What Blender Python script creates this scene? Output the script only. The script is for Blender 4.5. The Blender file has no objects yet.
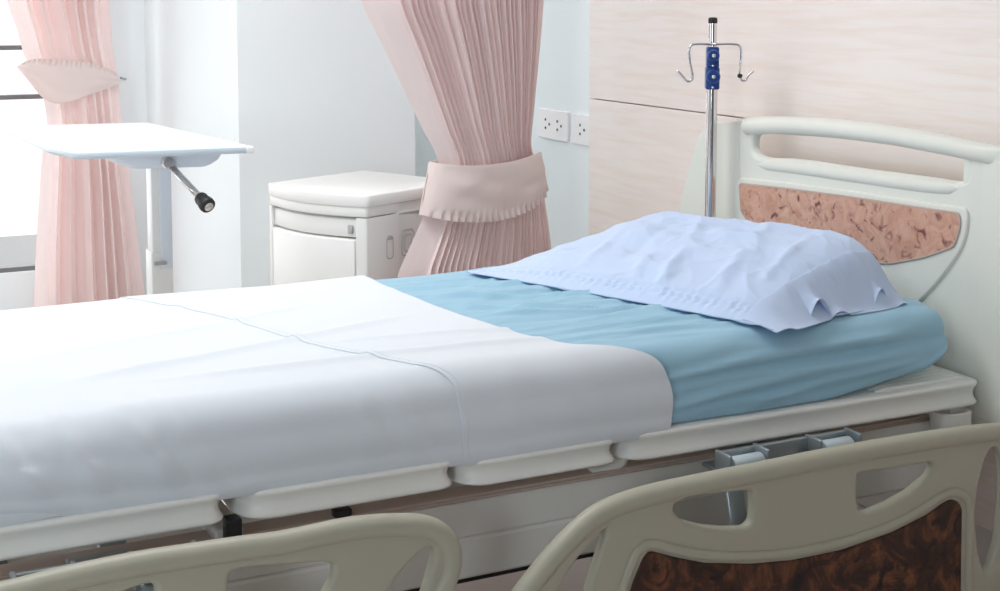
import bpy, bmesh, math, random
from mathutils import Vector, Matrix, noise
random.seed(4)
PI = math.pi
C = bpy.context.scene.collection

# ------------------------------------------------------------------ helpers
def lerp(a, b, t): return a + (b - a) * t
def clamp(x, a=0.0, b=1.0): return max(a, min(b, x))
def sstep(a, b, x):
    """smooth step from 0 at a to 1 at b (a may exceed b)"""
    t = clamp((x - a) / (b - a)); return t * t * (3 - 2 * t)
def interp(tab, x):
    """piecewise linear with smooth joins; tab = [(x, y), ...] ascending"""
    if x <= tab[0][0]: return tab[0][1]
    for (x0, y0), (x1, y1) in zip(tab, tab[1:]):
        if x <= x1: return lerp(y0, y1, (x - x0) / (x1 - x0))
    return tab[-1][1]
def cubic(tab, x):
    """Catmull style interpolation of a table"""
    n = len(tab)
    if x <= tab[0][0]: return tab[0][1]
    if x >= tab[-1][0]: return tab[-1][1]
    for i in range(n - 1):
        if tab[i][0] <= x <= tab[i + 1][0]:
            x0, y0 = tab[i]; x1, y1 = tab[i + 1]; h = x1 - x0
            def sl(k):
                a = tab[max(k - 1, 0)]; b = tab[min(k + 1, n - 1)]
                return (b[1] - a[1]) / (b[0] - a[0])
            t = (x - x0) / h
            return ((2*t**3 - 3*t**2 + 1) * y0 + (t**3 - 2*t**2 + t) * h * sl(i)
                    + (-2*t**3 + 3*t**2) * y1 + (t**3 - t**2) * h * sl(i + 1))
def catmull(pts, n=6, closed=False):
    P = [Vector(p) for p in pts]; m = len(P); out = []
    rng = m if closed else m - 1
    for i in range(rng):
        if closed: a, b, c, d = P[(i-1) % m], P[i], P[(i+1) % m], P[(i+2) % m]
        else: a, b, c, d = P[max(i-1, 0)], P[i], P[i+1], P[min(i+2, m-1)]
        la = max((b - a).length, 1e-5) ** .5; lb = max((c - b).length, 1e-5) ** .5; lc = max((d - c).length, 1e-5) ** .5
        m1 = (c - b) + lb * ((b - a) / la - (c - a) / (la + lb)) if (b - a).length > 1e-6 else (c - b)
        m2 = (c - b) + lb * ((d - c) / lc - (d - b) / (lb + lc)) if (d - c).length > 1e-6 else (c - b)
        for k in range(n):
            t = k / n
            out.append((2*t**3 - 3*t**2 + 1) * b + (t**3 - 2*t**2 + t) * m1 + (-2*t**3 + 3*t**2) * c + (t**3 - t**2) * m2)
    if not closed: out.append(P[-1].copy())
    return out
def rounded(pts, r, n=5):
    """closed 2D polygon with every corner rounded by up to r"""
    P = [Vector(p[:2]) for p in pts]; m = len(P); out = []
    for i in range(m):
        a, b, c = P[i-1], P[i], P[(i+1) % m]
        rr = pts[i][2] if len(pts[i]) > 2 else r
        d1 = (a - b); d2 = (c - b)
        k = min(rr, d1.length * .48, d2.length * .48)
        s = b + d1.normalized() * k; e = b + d2.normalized() * k
        for j in range(n + 1):
            t = j / n
            out.append((1-t)**2 * s + 2*t*(1-t) * b + t*t * e)
    return out

def link(name, me, mat, parent=None, smooth=True):
    o = bpy.data.objects.new(name, me); C.objects.link(o)
    if mat: me.materials.append(mat)
    if smooth:
        for p in me.polygons: p.use_smooth = True
    if parent: o.parent = parent; o.matrix_parent_inverse = Matrix.Translation(parent.location).inverted() if parent.parent is None else Matrix.Identity(4)
    return o
class MB:
    def __init__(s): s.v = []; s.f = []
    def add(s, v, f):
        b = len(s.v); s.v += [tuple(p) for p in v]; s.f += [tuple(i + b for i in q) for q in f]; return s
    def loft(s, rings, closed=True, caps=True):
        n = len(rings[0]); f = []
        for i in range(len(rings) - 1):
            for j in range(n if closed else n - 1):
                k = (j + 1) % n
                f.append((i*n + j, i*n + k, (i+1)*n + k, (i+1)*n + j))
        if caps and closed:
            f.append(tuple(range(n))[::-1]); f.append(tuple((len(rings)-1)*n + j for j in range(n)))
        return s.add([p for r in rings for p in r], f)
    def box(s, c, d, r=0.004, rz=0.0):
        """bevelled box centre c, size d"""
        bm = bmesh.new(); bmesh.ops.create_cube(bm, size=1.0)
        bmesh.ops.scale(bm, vec=d, verts=bm.verts)
        if r > 0:
            rr = min(r, min(d) * .45)
            bmesh.ops.bevel(bm, geom=bm.edges[:], offset=rr, segments=3, profile=.5, affect='EDGES')
        M = Matrix.Translation(c) @ Matrix.Rotation(rz, 4, 'Z')
        bm.verts.index_update()
        s.add([M @ v.co for v in bm.verts], [[v.index for v in f.verts] for f in bm.faces]); bm.free(); return s
    def tube(s, path, r, n=12, caps=True, flat=None):
        """sweep a circle (or ellipse: r=(a,b) with flat = direction of b) along path"""
        P = [Vector(p) for p in path]; m = len(P); rings = []
        up = Vector(flat) if flat else None
        prev = None
        for i in range(m):
            t = (P[min(i+1, m-1)] - P[max(i-1, 0)]).normalized()
            if up is not None: a = up.cross(t).normalized()
            elif prev is None:
                a = t.orthogonal().normalized()
            else: a = (prev - t * prev.dot(t)).normalized()
            prev = a
            b = t.cross(a)
            rr = r(i / (m - 1)) if callable(r) else r
            ra, rb = rr if isinstance(rr, tuple) else (rr, rr)
            rings.append([P[i] + a * ra * math.cos(2*PI*k/n) + b * rb * math.sin(2*PI*k/n) for k in range(n)])
        return s.loft(rings, True, caps)
    def lathe(s, prof, n=24, M=None):
        """prof = [(r, h)], around local Z, then matrix M"""
        M = M or Matrix.Identity(4)
        return s.loft([[M @ Vector((r*math.cos(2*PI*k/n), r*math.sin(2*PI*k/n), h)) for k in range(n)] for r, h in prof], True, True)
    def mesh(s, name):
        me = bpy.data.meshes.new(name); me.from_pydata(s.v, [], s.f); me.validate(); me.update()
        bm = bmesh.new(); bm.from_mesh(me); bmesh.ops.recalc_face_normals(bm, faces=bm.faces[:]); bm.to_mesh(me); bm.free()
        return me
    def build(s, name, mat, parent=None, smooth=True, angle=None):
        me = s.mesh(name); o = link(name, me, mat, parent, smooth)
        if angle is not None: sharp(me, angle)
        return o
def sharp(me, deg):
    bm = bmesh.new(); bm.from_mesh(me); lim = math.radians(deg)
    for e in bm.edges:
        if len(e.link_faces) == 2 and e.calc_face_angle(0) > lim: e.smooth = False
    bm.to_mesh(me); bm.free()
def plate(outer, holes, thick, bevel, T, res=3):
    """rounded-edge moulded plate from 2D outlines: a filled 2D curve turned to a mesh; T maps (a, b, d) to the world"""
    cu = bpy.data.curves.new('tmp', 'CURVE'); cu.dimensions = '2D'; cu.fill_mode = 'BOTH'
    cu.extrude = thick / 2 - bevel; cu.bevel_depth = bevel; cu.bevel_resolution = res; cu.offset = -bevel
    for loop in [outer] + holes:
        sp = cu.splines.new('POLY'); sp.points.add(len(loop) - 1); sp.use_cyclic_u = True
        for q, p in zip(sp.points, loop): q.co = (p[0], p[1], 0, 1)
    o = bpy.data.objects.new('tmp', cu); C.objects.link(o)
    bpy.context.view_layer.update()
    me = bpy.data.meshes.new_from_object(o.evaluated_get(bpy.context.evaluated_depsgraph_get()))
    v = [T(p.co.x, p.co.y, p.co.z) for p in me.vertices]; f = [tuple(p.vertices) for p in me.polygons]
    bpy.data.objects.remove(o); bpy.data.curves.remove(cu); bpy.data.meshes.remove(me)
    return v, f
def empty(name, loc, label, cat, group=None):
    o = bpy.data.objects.new(name, None); o.location = loc; o.empty_display_size = .1; C.objects.link(o)
    o['label'] = label; o['category'] = cat
    if group: o['group'] = group
    return o
def tag(o, label, cat, group=None):
    o['label'] = label; o['category'] = cat
    if group: o['group'] = group
    return o
def struct(o): o['kind'] = 'structure'; return o

# ------------------------------------------------------------------ materials
def mat(name, col, rough=.5, metal=0.0, spec=.5, bump=None, col2=None, nscale=6.0, sheen=0.0, coat=0.0):
    m = bpy.data.materials.new(name); m.use_nodes = True
    nt = m.node_tree; b = nt.nodes['Principled BSDF']
    b.inputs['Base Color'].default_value = (*col, 1); b.inputs['Roughness'].default_value = rough
    b.inputs['Metallic'].default_value = metal; b.inputs['Specular IOR Level'].default_value = spec
    if sheen: b.inputs['Sheen Weight'].default_value = sheen; b.inputs['Sheen Roughness'].default_value = .5
    if coat: b.inputs['Coat Weight'].default_value = coat; b.inputs['Coat Roughness'].default_value = .2
    tc = nt.nodes.new('ShaderNodeTexCoord')
    if col2:
        n = nt.nodes.new('ShaderNodeTexNoise'); n.inputs['Scale'].default_value = nscale; n.inputs['Detail'].default_value = 5
        r = nt.nodes.new('ShaderNodeValToRGB'); r.color_ramp.elements[0].position = .35; r.color_ramp.elements[1].position = .65
        r.color_ramp.elements[0].color = (*col, 1); r.color_ramp.elements[1].color = (*col2, 1)
        nt.links.new(tc.outputs['Object'], n.inputs['Vector']); nt.links.new(n.outputs['Fac'], r.inputs['Fac'])
        nt.links.new(r.outputs['Color'], b.inputs['Base Color'])
    if bump:
        sc, st, dist = bump
        n = nt.nodes.new('ShaderNodeTexNoise'); n.inputs['Scale'].default_value = sc; n.inputs['Detail'].default_value = 3
        u = nt.nodes.new('ShaderNodeBump'); u.inputs['Strength'].default_value = st; u.inputs['Distance'].default_value = dist
        nt.links.new(tc.outputs['Object'], n.inputs['Vector']); nt.links.new(n.outputs['Fac'], u.inputs['Height'])
        nt.links.new(u.outputs['Normal'], b.inputs['Normal'])
    return m
def s2l(r, g, b):
    f = lambda c: (c/255/12.92) if c/255 <= .04045 else ((c/255 + .055)/1.055) ** 2.4
    return (f(r), f(g), f(b))
M = {}
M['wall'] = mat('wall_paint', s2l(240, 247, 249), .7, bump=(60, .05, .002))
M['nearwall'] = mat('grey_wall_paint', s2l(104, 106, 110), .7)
M['ceil'] = mat('ceiling_paint', s2l(240, 240, 238), .8)
M['floor'] = mat('vinyl_floor', s2l(226, 216, 211), .35, col2=s2l(220, 209, 203), nscale=14)
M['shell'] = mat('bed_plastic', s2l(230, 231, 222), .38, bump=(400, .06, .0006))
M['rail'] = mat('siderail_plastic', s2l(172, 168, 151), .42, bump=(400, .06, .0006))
M['deck'] = mat('deck_plastic', s2l(240, 238, 233), .42, bump=(400, .05, .0006))
M['frame'] = mat('painted_steel', s2l(228, 225, 221), .4)
M['ledge'] = mat('frame_ledge', s2l(196, 176, 166), .45)
M['steel'] = mat('grey_steel', s2l(160, 168, 172), .35, .6)
M['roller'] = mat('roller_plastic', s2l(196, 208, 214), .35)
M['chrome'] = mat('chrome', s2l(225, 222, 222), .16, 1.0)
M['black'] = mat('black_rubber', s2l(28, 28, 30), .5)
M['dark'] = mat('dark_gap', s2l(60, 58, 58), .7)
M['white_sheet'] = mat('white_cotton', s2l(221, 225, 231), .85, sheen=.15, bump=(900, .12, .0006))
M['blue_sheet'] = mat('blue_cotton', s2l(153, 193, 213), .75, sheen=.15, bump=(900, .10, .0006))
M['blue_pillow'] = mat('pillow_cotton', s2l(193, 209, 236), .8, sheen=.15, bump=(900, .10, .0006))
M['cab'] = mat('cabinet_plastic', s2l(240, 239, 236), .4, bump=(300, .03, .0005))
M['cabgrey'] = mat('recess_plastic', s2l(176, 174, 174), .5)
M['tabletop'] = mat('table_laminate', s2l(250, 246, 244), .35)
M['rim'] = mat('table_rim', s2l(206, 218, 226), .35)
M['shellblue'] = mat('table_shell', s2l(224, 232, 242), .4)
M['post'] = mat('column_steel', s2l(240, 240, 238), .35)
M['clampblue'] = mat('blue_nylon', s2l(30, 66, 132), .35)
M['socket'] = mat('socket_plastic', s2l(246, 243, 244), .4)
M['winframe'] = mat('window_bar', s2l(120, 120, 122), .45)
M['ledgeout'] = mat('balcony_concrete', s2l(190, 190, 190), .8, bump=(40, .2, .004))

def curtain_mat(name, c1, c2):
    m = mat(name, c1, .85, sheen=.2, bump=(700, .15, .0008)); nt = m.node_tree; b = nt.nodes['Principled BSDF']
    tr = nt.nodes.new('ShaderNodeBsdfTranslucent'); tr.inputs['Color'].default_value = (*c2, 1)
    mx = nt.nodes.new('ShaderNodeMixShader'); mx.inputs[0].default_value = .24
    out = nt.nodes['Material Output']
    nt.links.new(b.outputs[0], mx.inputs[1]); nt.links.new(tr.outputs[0], mx.inputs[2]); nt.links.new(mx.outputs[0], out.inputs[0])
    return m
M['curtain'] = curtain_mat('pink_curtain', s2l(248, 232, 230), s2l(250, 232, 228))
M['tieback'] = curtain_mat('pink_tieback', s2l(243, 229, 225), s2l(246, 228, 224))

def wood_panel_mat():
    """pale peach laminate with a faint horizontal grain"""
    m = mat('peach_laminate', s2l(246, 237, 231), .45); nt = m.node_tree; b = nt.nodes['Principled BSDF']
    tc = nt.nodes.new('ShaderNodeTexCoord'); mp = nt.nodes.new('ShaderNodeMapping'); mp.inputs['Scale'].default_value = (1, 1.6, 26)
    n = nt.nodes.new('ShaderNodeTexNoise'); n.inputs['Scale'].default_value = 2.2; n.inputs['Detail'].default_value = 6; n.inputs['Distortion'].default_value = .6
    r = nt.nodes.new('ShaderNodeValToRGB')
    r.color_ramp.elements[0].color = (*s2l(244, 230, 221), 1); r.color_ramp.elements[0].position = .3
    r.color_ramp.elements[1].color = (*s2l(248, 239, 234), 1); r.color_ramp.elements[1].position = .6
    nt.links.new(tc.outputs['Object'], mp.inputs[0]); nt.links.new(mp.outputs[0], n.inputs[0]); nt.links.new(n.outputs[0], r.inputs[0])
    nt.links.new(r.outputs[0], b.inputs['Base Color']); return m
M['peach'] = wood_panel_mat()
def burl(name, lo, mid, hi, spot, scale=1.0):
    m = mat(name, mid, .42, spec=.3); nt = m.node_tree; b = nt.nodes['Principled BSDF']
    tc = nt.nodes.new('ShaderNodeTexCoord')
    n1 = nt.nodes.new('ShaderNodeTexNoise'); n1.inputs['Scale'].default_value = 17 * scale; n1.inputs['Detail'].default_value = 8; n1.inputs['Distortion'].default_value = 2.2; n1.inputs['Roughness'].default_value = .65
    r1 = nt.nodes.new('ShaderNodeValToRGB'); e = r1.color_ramp.elements
    e[0].position = .3; e[0].color = (*lo, 1); e[1].position = .7; e[1].color = (*hi, 1); k = e.new(.5); k.color = (*mid, 1)
    n2 = nt.nodes.new('ShaderNodeTexNoise'); n2.inputs['Scale'].default_value = 30 * scale; n2.inputs['Detail'].default_value = 5; n2.inputs['Distortion'].default_value = 1.2
    r2 = nt.nodes.new('ShaderNodeValToRGB'); r2.color_ramp.elements[0].position = .575; r2.color_ramp.elements[0].color = (0, 0, 0, 1); r2.color_ramp.elements[1].position = .70; r2.color_ramp.elements[1].color = (1, 1, 1, 1)
    mx = nt.nodes.new('ShaderNodeMix'); mx.data_type = 'RGBA'
    nt.links.new(tc.outputs['Object'], n1.inputs['Vector']); nt.links.new(tc.outputs['Object'], n2.inputs['Vector'])
    nt.links.new(n1.outputs['Fac'], r1.inputs['Fac']); nt.links.new(n2.outputs['Fac'], r2.inputs['Fac'])
    nt.links.new(r2.outputs['Color'], mx.inputs[0]); nt.links.new(r1.outputs['Color'], mx.inputs[6]); mx.inputs[7].default_value = (*spot, 1)
    nt.links.new(mx.outputs[2], b.inputs['Base Color']); return m
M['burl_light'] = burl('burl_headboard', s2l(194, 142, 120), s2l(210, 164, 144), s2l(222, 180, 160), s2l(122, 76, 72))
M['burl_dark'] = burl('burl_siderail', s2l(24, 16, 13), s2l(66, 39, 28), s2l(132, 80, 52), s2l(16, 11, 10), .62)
def glass_mat():
    m = bpy.data.materials.new('window_glass'); m.use_nodes = True; nt = m.node_tree; nt.nodes.remove(nt.nodes['Principled BSDF'])
    t = nt.nodes.new('ShaderNodeBsdfTransparent'); g = nt.nodes.new('ShaderNodeBsdfGlossy'); g.inputs['Roughness'].default_value = .02
    mx = nt.nodes.new('ShaderNodeMixShader'); mx.inputs[0].default_value = .05
    nt.links.new(t.outputs[0], mx.inputs[1]); nt.links.new(g.outputs[0], mx.inputs[2]); nt.links.new(mx.outputs[0], nt.nodes['Material Output'].inputs[0])
    return m
M['glass'] = glass_mat()

# ------------------------------------------------------------------ room
XW, XP = 2.45, 2.42           # head wall, face of the laminate panelling
YW, YC = 6.2, 4.65            # window wall, face of the projecting bay
XL, YB, ZC = -3.2, -.8, 2.7
def wall_with_openings(name, axis, pos, thick, a0, a1, openings, m=None, z1=ZC):
    """axis 'y': wall in the plane y=pos spanning x a0..a1; axis 'x' likewise"""
    mb = MB()
    def put(u0, u1, w0, w1):
        if u1 - u0 < 1e-4 or w1 - w0 < 1e-4: return
        c = ((u0+u1)/2, pos + thick/2, (w0+w1)/2) if axis == 'y' else (pos + thick/2, (u0+u1)/2, (w0+w1)/2)
        d = (u1-u0, abs(thick), w1-w0) if axis == 'y' else (abs(thick), u1-u0, w1-w0)
        mb.box(c, d, 0)
    u = a0
    for (o0, o1, w0, w1) in sorted(openings):
        put(u, o0, 0, z1); put(o0, o1, 0, w0); put(o0, o1, w1, z1); u = o1
    put(u, a1, 0, z1)
    return struct(mb.build(name, m or M['wall'], smooth=False))
struct(MB().box(((XL+XW)/2, (YB+YW)/2, -.05), (XW-XL+.6, YW-YB+.6, .1), 0).build('floor', M['floor'], smooth=False))
struct(MB().box(((XL+XW)/2, (YB+YW)/2, ZC+.05), (XW-XL+.6, YW-YB+.6, .1), 0).build('ceiling', M['ceil'], smooth=False))
wall_with_openings('wall_head', 'x', XW, .12, YB, 5.2, [])
W1 = (-2.6, 1.0, .17, 2.45)
wall_with_openings('wall_window', 'y', YW, .12, XL, 1.26, [W1])
W2 = (2.24, 2.42, .55, 2.4)
wall_with_openings('wall_recess', 'y', 5.2, .12, 1.80, XW, [W2])
bay = MB().box((1.59, (YC+YW)/2+.06, ZC/2), (.66, YW-YC+.12, ZC), 0)
struct(bay.build('wall_bay', M['wall'], smooth=False))
W3 = (3.4, 5.8, .7, 2.45)
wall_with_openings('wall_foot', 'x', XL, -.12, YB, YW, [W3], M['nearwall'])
W_FILL = (-2.95, -1.45, .75, 2.3)  # opening added behind the camera to let in fill light
wall_with_openings('wall_near', 'y', YB, -.12, XL, XW, [W_FILL], M['nearwall'])
# peach laminate panelling on the head wall: two tiers with a shadow groove at z 1.0
pan = MB()
for z0, z1 in ((.10, 1.000), (1.0035, 2.1)):
    pan.box(((XP+XW)/2 , (YB+4.238)/2, (z0+z1)/2), (XW-XP, 4.238-YB, z1-z0), .002)
struct(pan.build('trim_1', M['peach'], smooth=False))
struct(MB().box((XW-.008, (YB+5.2)/2, .05), (.016, 5.2-YB-.02, .1), .003).build('baseboard_head', M['frame'], smooth=False))
struct(MB().box((1.59, YC-.008, .05), (.66, .016, .1), .003).build('baseboard_bay', M['frame'], smooth=False))

def window(name, axis, pos, opening, bars, vbars, fw=.05, bar=.02, gm='winframe', depth=.05):
    o0, o1, w0, w1 = opening
    mb = MB()
    def bx(u0, u1, z0, z1):
        c = ((u0+u1)/2, pos, (z0+z1)/2) if axis == 'y' else (pos, (u0+u1)/2, (z0+z1)/2)
        d = (u1-u0, depth, z1-z0) if axis == 'y' else (depth, u1-u0, z1-z0)
        mb.box(c, d, .003)
    bx(o0, o0+fw, w0, w1); bx(o1-fw, o1, w0, w1); bx(o0+fw, o1-fw, w1-fw, w1); bx(o0+fw, o1-fw, w0, w0+bar)
    for z in bars: bx(o0+fw, o1-fw, z-bar/2, z+bar/2)
    for u in vbars: bx(u-bar/2, u+bar/2, w0, w1)
    fr = struct(mb.build(name, M[gm], smooth=False))
    g = MB()
    c = ((o0+o1)/2, pos+.0, (w0+w1)/2) if axis == 'y' else (pos, (o0+o1)/2, (w0+w1)/2)
    d = (o1-o0-.02, .004, w1-w0-.02) if axis == 'y' else (.004, o1-o0-.02, w1-w0-.02)
    g.box(c, d, 0).build('window_pane', M['glass'], fr, smooth=False)
    return fr
window('window_1', 'y', YW+.05, W1, [1.146, .932], [-1.0])
window('window_2', 'y', 5.26, W2, [], [], gm='post')
window('fill_window', 'y', YB-.06, W_FILL, [1.5], [-2.2], gm='post')  # unseen window, added only for the fill light through it
window('window_3', 'x', XL-.06, W3, [1.5], [4.6], gm='post')
struct(MB().box((-.6, YW+.75, .07), (5.0, 1.1, .1), .01).build('balcony_floor', M['ledgeout'], smooth=False))

# ------------------------------------------------------------------ wall sockets on the head wall
def socket(y0, y1, z0, z1, label, name='wall_socket'):
    yc, zc = (y0+y1)/2, (z0+z1)/2
    root = empty(name, (XW, yc, zc), label, 'socket', 'sockets on the head wall')
    pl = rounded([(y0, z0), (y1, z0), (y1, z1), (y0, z1)], .008)
    v, f = plate(pl, [], .012, .003, lambda a, b, d: Vector((XW - .006 + d, a, b)))
    MB().add(v, f).build('plate', M['socket'], root)
    for s in (-1, 1):
        cy = yc - s * (y1-y0) * .2
        for dy, dz in ((.008, .016), (.008, -.016), (-.022, 0)):
            mb = MB().lathe([(.0055, 0), (.0055, .0012), (.0045, .0016)], 10, Matrix.Translation((XW-.0118, cy+dy, zc+dz)) @ Matrix.Rotation(-PI/2, 4, 'Y'))
            mb.build('pin_hole', M['dark'], root)
    return root
socket(4.43, 4.665, .825, .937, 'white double wall socket next to the gathered pink curtain')
socket(4.165, 4.395, .825, .937, 'white wall socket half hidden behind the peach panel edge')

# ------------------------------------------------------------------ hospital bed
YN, YF = 2.20, 3.19; YM = (YN + YF) / 2
bed = empty('hospital_bed', (1.1, YM, 0), 'adjustable hospital bed with cream plastic headboard, side rails and deck', 'bed')

# deck sections: concave edged moulded trays
def deck(x0, x1, z0, z1, tilt=0.0, r=.07):
    # (fraction of the height from the bottom, inset)
    h = z1 - z0
    prof = [(0, .02), (.05, .005), (.11, .0005), (.17, .0), (.25, .0025), (.36, .0055), (.52, .007), (.68, .0055), (.79, .002), (.86, .0), (.92, .0), (.97, .002), (1.0, .007)]
    rings = []
    for fr, ins in prof:
        loop = rounded([(x0+ins, YN+ins, r-ins*.5), (x1-ins, YN+ins, .034-ins*.5), (x1-ins, YF-ins, .034-ins*.5), (x0+ins, YF-ins, r-ins*.5)], .03, 8)
        rings.append([Vector((p.x, p.y, z0 + h*fr + tilt * (p.x - x0))) for p in loop])
    return MB().loft(rings)
for x0, x1, z0, z1, tl in ((-.06, .565, .474, .530, 0), (.588, .986, .468, .522, 0), (.995, 1.328, .462, .514, 0)):
    deck(x0, x1, z0, z1, tl).build('deck_section', M['deck'], bed, angle=60)
hd = deck(1.338, 2.262, .458, .516, -.004)
hd.build('deck_section', M['deck'], bed, angle=60)
rb = MB()
for i in range(12):                                              # ribbed vents of the head section
    y = YN + .030 + i * .019
    rb.tube([(1.98, y, .511), (2.0, y, .5155), (2.222, y, .5155), (2.232, y, .511)], .0055, 8)
rb.build('deck_rib', M['deck'], bed)

# frame rails with a flat ledge on top and a rolled lower lip
def frame_rail(y, side):
    """side -1 = outer face toward -y"""
    mb = MB()
    prof = [(.0, .268), (.0, .335), (.004, .339), (.004, .342), (.0, .346), (.0, .402), (.004, .410), (.050, .418), (.056, .414), (.056, .274), (.050, .262), (.006, .262)]
    mb.loft([[Vector((x, y - side * a, z)) for a, z in ((q, w + .008) for q, w in prof)] for x in (-.05, 2.215)])
    return mb
frame_rail(2.255, -1).build('frame_rail', M['frame'], bed, angle=30)
frame_rail(3.135, 1).build('frame_rail', M['frame'], bed, angle=30)
lg = MB()
lg.tube(catmull([(-.04, 2.262, .4225), (1.1, 2.262, .4225), (2.215, 2.262, .4225)], 3), (.007, .004), 10, flat=(0, 0, 1))
lg.box((1.08, 2.285, .4265), (2.25, .05, .007), .002)
lg.build('ledge_strip', M['ledge'], bed)
for x, w in ((.0, .90), (.58, .90), (1.33, .80), (2.19, .90)): MB().box((x, YM, .435), (.05, w, .03), .006).build('cross_member', M['frame'], bed)
ht = [(1.383, 0.463), (1.379, 0.445), (1.363, 0.431), (1.338, 0.425), (1.306, 0.424)]
MB().tube(catmull([(a, 2.275, b) for a, b in ht], 5), .013, 14).build('hinge_tube', M['deck'], bed)
MB().box((.79, 2.266, .437), (.034, .022, .014), .004).build('frame_clip', M['black'], bed)
# dark rubber stops between the sections
for x in (.583,):
    MB().box((x, 2.235, .452), (.028, .030, .045), .005).build('rubber_stop', M['black'], bed)
# corner sockets of the head end (one holds the drip stand)
for y in (2.225, 3.165):
    mb = MB()
    loop = []
    a = []
    for k in range(20):
        t = 2*PI*k/20; a.append((math.cos(t), math.sin(t)))
    sx = lambda k, q: (2.15 if q == 0 else 2.15)
    out = rounded([(2.150, y-.033), (2.238, y-.033), (2.238, y+.033), (2.150, y+.033)], .03, 6)
    inn = rounded([(2.164, y-.022), (2.226, y-.022), (2.226, y+.022), (2.164, y+.022)], .02, 6)
    n = len(out)
    rings = [[Vector((p.x, p.y, z)) for p in L] for L, z in ((inn, .408), (out, .408), (out, .446), (inn, .446), (inn, .408))]
    mb.loft(rings, True, False)
    mb.build('corner_socket', M['deck'], bed, angle=40)
# base chassis
ch = MB()
ch.box((1.12, 2.46, .20), (1.9, .045, .05), .006)
MB().box((1.12, 2.93, .20), (1.9, .045, .05), .006).build('base_beam', M['frame'], bed)
for x in (.25, 1.95): ch.box((x, YM, .205), (.06, .62, .045), .006)
ch.build('base_frame', M['black'], bed)
for x in (.42, 1.75):
    for y in (2.46, 2.93):
        MB().box((x, y, .31), (.05, .03, .22), .006).build('lift_arm', M['steel'], bed)
for x in (.25, 1.95):
    for y in (2.42, 2.97):
        w = MB().lathe([(.0, -.016), (.058, -.016), (.066, -.010), (.066, .010), (.058, .016), (.0, .016)], 28, Matrix.Translation((x, y, .066)) @ Matrix.Rotation(PI/2, 4, 'X'))
        wo = w.build('caster', M['black'], bed, angle=40)
        f = MB().box((x, y-.026, .115), (.045, .010, .13), .004).box((x, y+.026, .115), (.045, .010, .13), .004).box((x, y, .178), (.05, .062, .02), .005)
        f.build('caster_fork', M['frame'], wo)

# headboard ------------------------------------------------------------
XH = 2.28
TH = lambda a, b, d: Vector((XH + .017 - d, a, b))
slot = catmull([(3.080, 0.973), (3.048, 0.983), (2.917, 0.992), (2.763, 0.999), (2.634, 1.001), (2.504, 1.001), (2.369, 0.998), (2.300, 0.991), (2.281, 0.975), (2.284, 0.952), (2.314, 0.941), (2.399, 0.939), (2.628, 0.934), (2.907, 0.930), (3.038, 0.922), (3.079, 0.934)], 4, True)
top = [(3.174, 1.016), (3.118, 1.024), (3.068, 1.030), (2.919, 1.041), (2.765, 1.047), (2.625, 1.049), (2.505, 1.046), (2.402, 1.043), (2.333, 1.038), (2.263, 1.033), (2.190, 1.027)]
top = [(y, z) for y, z in top]
outline = [(top[0][0], .36)] + top + [(2.10, .985), (2.06, .95), (2.06, .44), (2.2, .38)]
outline[0] = (3.16, .36)
outer = [Vector(outline[0])] + catmull(outline[1:-2], 4) + [Vector(outline[-1])]
v, f = plate(outer, [slot], .034, .014, TH)
hb = MB().add(v, f)
def bend(y): 
    d = abs(y - YM) - .43
    return -(d * d) * 1.5 if d > 0 else 0
def wing(side):
    mb_rings = []
    rows = [(.42, .60), (.50, .655), (.60, .665), (.68, .660), (.80, .640), (.90, .617), (.945, .606), (.975, .588), (.994, .560), (1.006, .50), (1.010, .465)]
    N = 14
    R = catmull([(w, z) for z, w in rows], 5)
    for w, z in R:
        y1 = YM + side * w; y0 = YM + side * (.445 if side > 0 else .40)
        ring = []
        for k in range(N + 1):
            t = 1 - (1 - k / N) ** 1.6
            y = lerp(y0, y1 - side * .013, t); ring.append(Vector((XH + (-.0015 if side > 0 else .001) + bend(y), y, z)))
        for k in range(5):
            a = PI * (k + .5) / 5
            ring.append(Vector((XH + .017 + bend(y1) - .013 * math.cos(a), y1 - side * .013 + side * .013 * math.sin(a), z)))
        for k in range(N + 1):
            t = 1 - (k / N) ** 1.6 if False else 1 - (1 - (N - k) / N) ** 1.6
            y = lerp(y0, y1 - side * .013, 1 - (1 - (N - k) / N) ** 1.6); ring.append(Vector((XH + .030 + bend(y), y, z)))
        mb_rings.append(ring)
    hb.loft(mb_rings)
wing(1); wing(-1)
# top grip tube and the roll below the slot
grip = [(3.127, 0.996), (3.085, 1.002), (2.918, 1.017), (2.764, 1.023), (2.624, 1.025), (2.504, 1.024), (2.402, 1.020), (2.323, 1.017), (2.233, 1.012), (2.155, 1.006)]
gp = catmull([(XH + .004, y, z) for y, z in grip], 5)
hb.tube(gp, lambda t: ((.022 * min(1, math.sqrt(t/.035 + .05))), .020 * min(1, math.sqrt(t/.035 + .05)) * (1 - .8 * sstep(.85, 1, t))), 14, flat=(1, 0, 0))
low = [(3.082, 0.898), (2.906, 0.906), (2.628, 0.912), (2.398, 0.918), (2.298, 0.926)]
hb.tube(catmull([(XH + .004, y, z) for y, z in low], 5), lambda t: (.014 * sstep(-.02, .12, t) * (1 - sstep(.88, 1.02, t)) + .002, .009 * sstep(-.05, .15, t) * (1 - sstep(.85, 1.05, t)) + .001), 12, flat=(1, 0, 0))
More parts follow.
